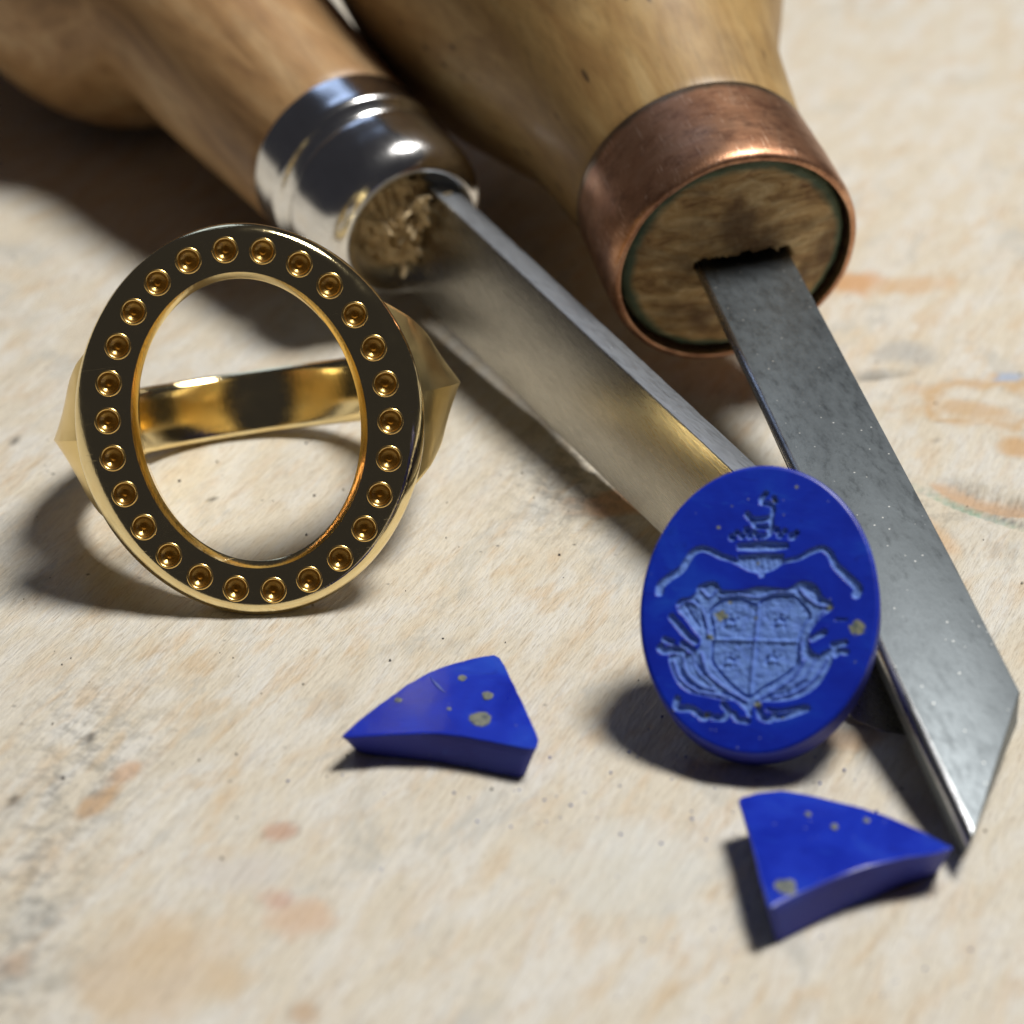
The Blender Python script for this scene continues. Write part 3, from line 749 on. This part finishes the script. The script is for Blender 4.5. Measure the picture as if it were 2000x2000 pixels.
build_chip([(1440, 1559), (1481, 1547), (1530, 1543), (1586, 1553), (1680, 1575), (1742, 1596), (1804, 1624), (1844, 1646), (1863, 1655), (1835, 1665), (1757, 1677), (1695, 1693), (1617, 1720), (1555, 1748), (1502, 1775), (1484, 1717), (1462, 1624)],
           [(1462, 1632), (1495, 1624), (1540, 1620), (1590, 1630), (1674, 1650), (1732, 1668), (1786, 1686), (1816, 1694), (1836, 1698), (1822, 1710), (1752, 1734), (1694, 1758), (1622, 1788), (1566, 1816), (1516, 1842), (1500, 1786), (1480, 1700)],
           2.15, 'blue lapis offcut lying just below the oval stone, pointing at the dark blade tip',
           [(1534, 1733, 0.50), (1692, 1603, 0.16), (1630, 1615, 0.18), (1578, 1591, 0.15)])

# ------------------------------------------------------------------ tool with a plated ferrule
def build_tool_plated():
    P1 = Vector(at(1662, 1405, 0.25)); P0 = Vector(at(800, 566, 2.9)); d = P1-P0; L = d.length; d3 = d.normalized()
    h = Vector((d.x, d.y, 0)).normalized(); side = Vector((-h.y, h.x, 0)); up = side.cross(d3)*-1
    if up.z < 0: up = -up
    ln = rad(14); bu = up*math.cos(ln)+side*math.sin(ln); bq = (side*math.cos(ln)-up*math.sin(ln))   # height and thickness of the blade
    WB, TB = 6.45, 2.0
    ctr = P0+bu*(WB*0.60)-bq*0.9
    q = Matrix.Rotation(rad(6.5), 3, side); dh = q @ d3
    if dh.z > d3.z: dh = q.inverted() @ d3
    dh = Matrix.Rotation(rad(3), 3, 'Z') @ dh
    mw = frame(ctr, dh, up)
    root = empty('graver_with_plated_ferrule', mw, 'graver with bright plated ferrule and orange beech handle, its ground blade running under the stone', 'graver')
    inv = mw.inverted()
    def w2l(p): return inv @ p
    # blade: outline in the plane of the broad face, extruded through its thickness
    def blade_pt(x, hgt, t): return w2l(P0+d3*x+bu*hgt+bq*t)
    bm = bmesh.new()
    out = [(-3.5, 0.3), (L, 0.0), (L+0.4, 0.6), (L-5.0, WB-0.45), (-3.5, WB+0.15)]
    nseg = 60
    low = [(-3.5+(L+3.5)*i/nseg, 0.0) for i in range(nseg+1)]
    upp = [(L-5.6-(L-5.6+3.5)*i/nseg, WB-0.45+0.6*i/nseg) for i in range(nseg+1)]
    poly = low+upp
    A = [bm.verts.new(blade_pt(x, y, 0)) for x, y in poly]
    B = [bm.verts.new(blade_pt(x+(2.6 if i == nseg else 1.2 if i == nseg+1 else 0), y+(0.03*nz(x*1.1, 2) if i > nseg else 0), TB+(0.05*nz(x*1.6, 7) if i > nseg else 0))) for i, (x, y) in enumerate(poly)]
    k = len(poly); bm.faces.new(A); bm.faces.new(list(reversed(B)))
    spine = []
    for i in range(k):
        f = bm.faces.new((A[i], A[(i+1) % k], B[(i+1) % k], B[i]))
        if i > nseg and i < k-1: spine.append(f)
    bm.normal_update()
    bmesh.ops.recalc_face_normals(bm, faces=bm.faces)
    sp = set(spine)
    ed = [e for e in bm.edges if len(e.link_faces) == 2 and e.calc_face_angle() > rad(30)]
    for f in bm.faces: f.material_index = 1 if f in sp else 0
    bmesh.ops.bevel(bm, geom=ed, offset=0.09, segments=2, affect='EDGES', profile=0.5)
    from_bm('blade', bm, [STEEL_BROAD, STEEL_SPINE], root, angle=30)
    # ferrule
    prof = smooth_profile([(x, r*1.02) for x, r in [(-9.9, 5.62), (-9.6, 5.85), (-9.1, 5.9), (-7.6, 5.92), (-6.6, 5.9), (-6.15, 5.5), (-5.7, 5.2), (-5.25, 5.5), (-4.7, 5.78), (-3.4, 5.74), (-2.2, 5.66), (-1.2, 5.40), (-0.5, 4.95), (-0.12, 4.45), (-0.05, 4.15), (-0.35, 3.95)]], 0.12)
    V, Fc = lathe(prof, 128, lambda x, r, a: (0, 0.03*math.sin(2*a+1)+0.015*nz(x*.6, math.cos(a)*3, math.sin(a)*3)))
    obj('ferrule', V, Fc, CHROME, root, angle=50)
    # concave plated end inside the lip, open in the middle
    V, Fc = lathe([(-0.35, 4.19), (-0.6, 4.0), (-0.95, 3.7), (-1.15, 3.3), (-1.3, 3.0), (-2.2, 2.9), (-3.2, 2.8)], 96)
    obj('ferrule_mouth', V, Fc, CHROME, root, angle=60)
    # chewed wood bulging from the tang hole
    V = []; Fc = []; nr, na = 44, 110
    for i in range(nr+1):
        for k in range(na):
            a = 2*math.pi*k/na; r = 3.0*i/nr; y, z = r*math.cos(a), r*math.sin(a)
            hgt = -0.35+0.8*nz(y*.9+3, z*.9, 2)+.75*nz(y*2.6, z*1.6, 7)+.5*nz(y*6, z*3.5, 4)+.25*nz(y*13, z*8, 4)-0.9*max(0, (r-1.6))
            V.append((hgt, y, z))
    for i in range(nr):
        for k in range(na): Fc.append((i*na+k, (i+1)*na+k, (i+1)*na+(k+1) % na, i*na+(k+1) % na))
    obj('tang_hole_wood', V, Fc, FIBRE, root, angle=25)
    for s in range(46):                                       # splinters
        a0 = rng.uniform(math.pi*0.8, math.pi*1.65); r0 = rng.uniform(0.6, 2.9)
        y0, z0 = r0*math.cos(a0)-0.2, r0*math.sin(a0)
        y0 = rng.uniform(-0.6, 2.5); z0 = rng.uniform(-2.7, 2.4)
        if math.hypot(y0, z0) > 2.6: continue
        dv = Vector((rng.uniform(.1, .9), rng.uniform(-1, 1), rng.uniform(-1, 1))).normalized(); le = rng.uniform(.5, 1.3); w_ = rng.uniform(.12, .34)
        sv_ = dv.orthogonal().normalized(); q0 = Vector((-0.3, y0, z0)); q1 = q0+dv*le*.55+sv_*.1; q2 = q0+dv*le
        nn = dv.cross(sv_)*.09
        vs = []
        for q, ww in ((q0, w_), (q1, w_*.9), (q2, w_*.35)): vs += [q+sv_*ww+nn, q-sv_*ww+nn, q-sv_*ww-nn, q+sv_*ww-nn]
        fs = [(0, 1, 2, 3), (8, 11, 10, 9)]+[(l*4+i, l*4+(i+1) % 4, (l+1)*4+(i+1) % 4, (l+1)*4+i) for l in range(2) for i in range(4)]
        obj('wood_splinter', vs, fs, FIBRE, root, angle=None)
    # turned handle
    prof = smooth_profile([(-8.0, 5.6), (-9.6, 5.8), (-10.0, 6.05), (-12, 6.2), (-17, 6.55), (-23, 7.0), (-29, 7.2), (-32, 7.9), (-34, 10.3), (-37.5, 12.4), (-44, 13.4), (-54, 13.4), (-66, 12.6), (-75, 9.5), (-79, 4), (-80, 0.01)], 0.7)
    V, Fc = lathe(prof, 96, lambda x, r, a: (0, 0.06*nz(x*.08, math.cos(a)*1.2, math.sin(a)*1.2)))
    obj('handle', V, Fc, BEECH, root, angle=50)
    return root
build_tool_plated()

# ------------------------------------------------------------------ tool with a copper ferrule
def build_tool_copper():
    A = Vector(at(1923, 1647, 1.9)); B = Vector(at(1369, 508, 10.0)); R_ = Vector(at(1988, 1349, 1.9+1.55))
    d3 = (A-B).normalized(); L = (A-B).length
    h = Vector((d3.x, d3.y, 0)).normalized(); rt = Vector((-h.y, h.x, 0)); up = d3.cross(rt)
    if up.z < 0: up = -up
    right = rt
    WB, TB = 5.3, 1.85
    # axis of the handle: through the middle of the ferrule
    ctr = B+right*(WB/2-0.5)-up*0.25
    q = Matrix.Rotation(rad(5), 3, right); dh = q @ d3
    if dh.z > d3.z: dh = q.inverted() @ d3
    dh = Matrix.Rotation(rad(4), 3, 'Z') @ dh
    mw = frame(ctr, dh, up)
    root = empty('graver_with_copper_ferrule', mw, 'graver with worn copper ferrule, pale handle and dark flat blade with a slanted point', 'graver')
    inv = mw.inverted()
    lx = lambda p: inv @ p
    a = lx(A); b = lx(B)
    bl = frame(B, d3, up); loc = inv @ bl          # the blade's own axes, seen from the handle's
    a = Vector((L, 0, 0)); b = Vector((0, 0, 0))
    ys = 1 if (bl.inverted() @ (B+right)).y > 0 else -1
    y0 = b.y-ys*0.68; y1 = b.y+ys*WB; z1 = b.z; xt = a.x
    root['blade_length'] = float(L)
    bm = bmesh.new()
    outline = [(-2.5, y0), (xt*0.3, y0), (xt*0.6, y0), (xt, y0), (xt-9.4, y1-ys*0.1), (xt*0.6, y1), (xt*0.3, y1), (-2.5, y1)]
    U = [bm.verts.new((x, y, z1)) for x, y in outline]
    Lw = [bm.verts.new((x-(0.9 if i == 3 else 0)+(0.35 if i == 4 else 0), y+(ys*(1.15, 0.95, 0.6, 0.12)[i] if i < 4 else 0), z1-TB)) for i, (x, y) in enumerate(outline)]
    k = len(outline); bm.faces.new(U); bm.faces.new(list(reversed(Lw)))
    for i in range(k): bm.faces.new((U[i], Lw[i], Lw[(i+1) % k], U[(i+1) % k]))
    bmesh.ops.recalc_face_normals(bm, faces=bm.faces)
    le = [e for e in bm.edges if abs(e.verts[0].co.z-z1) < 1e-4 and abs(e.verts[1].co.z-z1) < 1e-4 and all(abs(v.co.y-y0) < 0.3 for v in e.verts)]
    r = bmesh.ops.bevel(bm, geom=le, offset=0.52, segments=5, affect='EDGES', profile=0.5)
    for f in r['faces']: f.material_index = 1
    oth = [e for e in bm.edges if len(e.link_faces) == 2 and e.calc_face_angle() > rad(38)]
    bmesh.ops.bevel(bm, geom=oth, offset=0.10, segments=2, affect='EDGES', profile=0.5)
    bm.transform(loc)
    from_bm('blade', bm, [STEEL_DARK, STEEL_EDGE], root, angle=28)
    b = lx(B); y0 = b.y-ys*0.68; y1 = b.y+ys*WB; z1 = b.z
    # copper band with a rolled lip
    prof = smooth_profile([(-7.4, 6.9), (-7.35, 7.36), (-7.0, 7.42), (-5, 7.48), (-3, 7.54), (-1.2, 7.56), (-0.5, 7.52), (-0.12, 7.4), (0.02, 7.22), (0.0, 7.06), (-0.2, 7.0), (-1.5, 6.98), (-3, 6.96)], 0.14)
    V, Fc = lathe(prof, 144, lambda x, r, a: (0.05*nz(math.cos(a)*2.5, math.sin(a)*2.5, 1), 0.05*nz(x*.25, math.cos(a)*2, math.sin(a)*2)+0.02*nz(x*1.2, math.cos(a)*7, math.sin(a)*7)))
    obj('ferrule', V, Fc, COPPER, root, angle=55)
    # sawn end of the handle with the tang hole, its shade painted into the wood colour
    V = [(0.4, 0, 0)]; Fc = []; nr, na = 44, 120
    for i in range(1, nr+1):
        for k in range(na):
            an = 2*math.pi*k/na; r = 6.82*i/nr; y, z = r*math.cos(an), r*math.sin(an)
            x = -0.55+1.0*(1-(r/6.82)**2.5)+0.16*nz(y*.5, z*1.0, 1)+0.10*nz(y*1.1+z*.4, z*2.8, 8)+.05*nz(y*4, z*5, 2)
            x -= 0.5*max(0, (r-6.4)/0.45)**2*(0.6+.5*nz(y, z, 5))
            dd = math.hypot((y-(y0+y1)/2-ys*0.3)/(WB*0.54), (z-z1-0.05)/0.46)+0.4*nz(y*1.6, z*1.6, 9)+.2*nz(y*5, z*5, 3)
            x -= 1.7*min(1, max(0, (1.12-dd)/0.3))
            V.append((x, y, z))
    for k in range(na): Fc.append((0, 1+k, 1+(k+1) % na))
    for i in range(nr-1):
        for k in range(na): Fc.append((1+i*na+k, 1+(i+1)*na+k, 1+(i+1)*na+(k+1) % na, 1+i*na+(k+1) % na))
    last = 1+(nr-1)*na; nV = len(V)
    for k in range(na):
        an = 2*math.pi*k/na; V.append((-3.0, 6.9*math.cos(an), 6.9*math.sin(an)))
    for k in range(na): Fc.append((last+k, nV+k, nV+(k+1) % na, last+(k+1) % na))
    obj('handle_end', V, Fc, ENDG, root, angle=60)
    prof = smooth_profile([(-6.3, 6.8), (-7.2, 6.95), (-7.6, 7.25), (-11, 7.7), (-17, 8.8), (-23, 11.2), (-30, 13.9), (-38, 15.0), (-47, 14.9), (-56, 14.0), (-63, 10.5), (-67, 5), (-68, 0.01)], 0.7)
    V, Fc = lathe(prof, 110, lambda x, r, a: (0, 0.08*nz(x*.08, math.cos(a)*1.2, math.sin(a)*1.2)))
    obj('handle', V, Fc, PLANE, root, angle=50)
    return root
build_tool_copper()

# ------------------------------------------------------------------ grit and stone dust lying about
def build_grit():
    V = []; Fc = []; Mi = []
    def crumb(x, y, r, mi):
        b = len(V); k = 5; ph = random.uniform(0, 6.3)
        pts = [(r*math.cos(ph+2*math.pi*i/k)*random.uniform(.6, 1.2), r*math.sin(ph+2*math.pi*i/k)*random.uniform(.6, 1.2)) for i in range(k)]
        V.extend((x+a, y+c, -0.05) for a, c in pts); V.extend((x+a*.7, y+c*.7, r*random.uniform(.4, .9)) for a, c in pts)
        for i in range(k): Fc.append((b+i, b+(i+1) % k, b+k+(i+1) % k, b+k+i)); Mi.append(mi)
        Fc.append(tuple(b+k+i for i in range(k))); Mi.append(mi)
    for _ in range(260):
        x, y = random.uniform(-38, 38), random.uniform(-36, 45)
        crumb(x, y, random.choice((.04, .05, .07, .1)), random.choice((0, 0, 1, 1, 1)))
    for cx, cy, n in ((at(1450, 1520)[0], at(1450, 1520)[1], 60), (at(1000, 1540)[0], at(1000, 1540)[1], 26), (at(1560, 1860)[0], at(1560, 1860)[1], 30)):
        for _ in range(n): crumb(random.gauss(cx, 4.5), random.gauss(cy, 3.5), random.choice((.04, .05, .08)), 2)
    o = obj('grit', V, Fc, [mat_plain('dark_grit', (0.09, 0.08, 0.07), .7), mat_plain('pale_grit', (0.5, 0.45, 0.37), .8), mat_plain('lapis_dust', (0.05, 0.10, 0.38), .8)], None, angle=None)
    o.data.polygons.foreach_set('material_index', Mi)
    tag(o, 'fine dark, pale and blue grit scattered over the bench', kind='stuff')
build_grit()
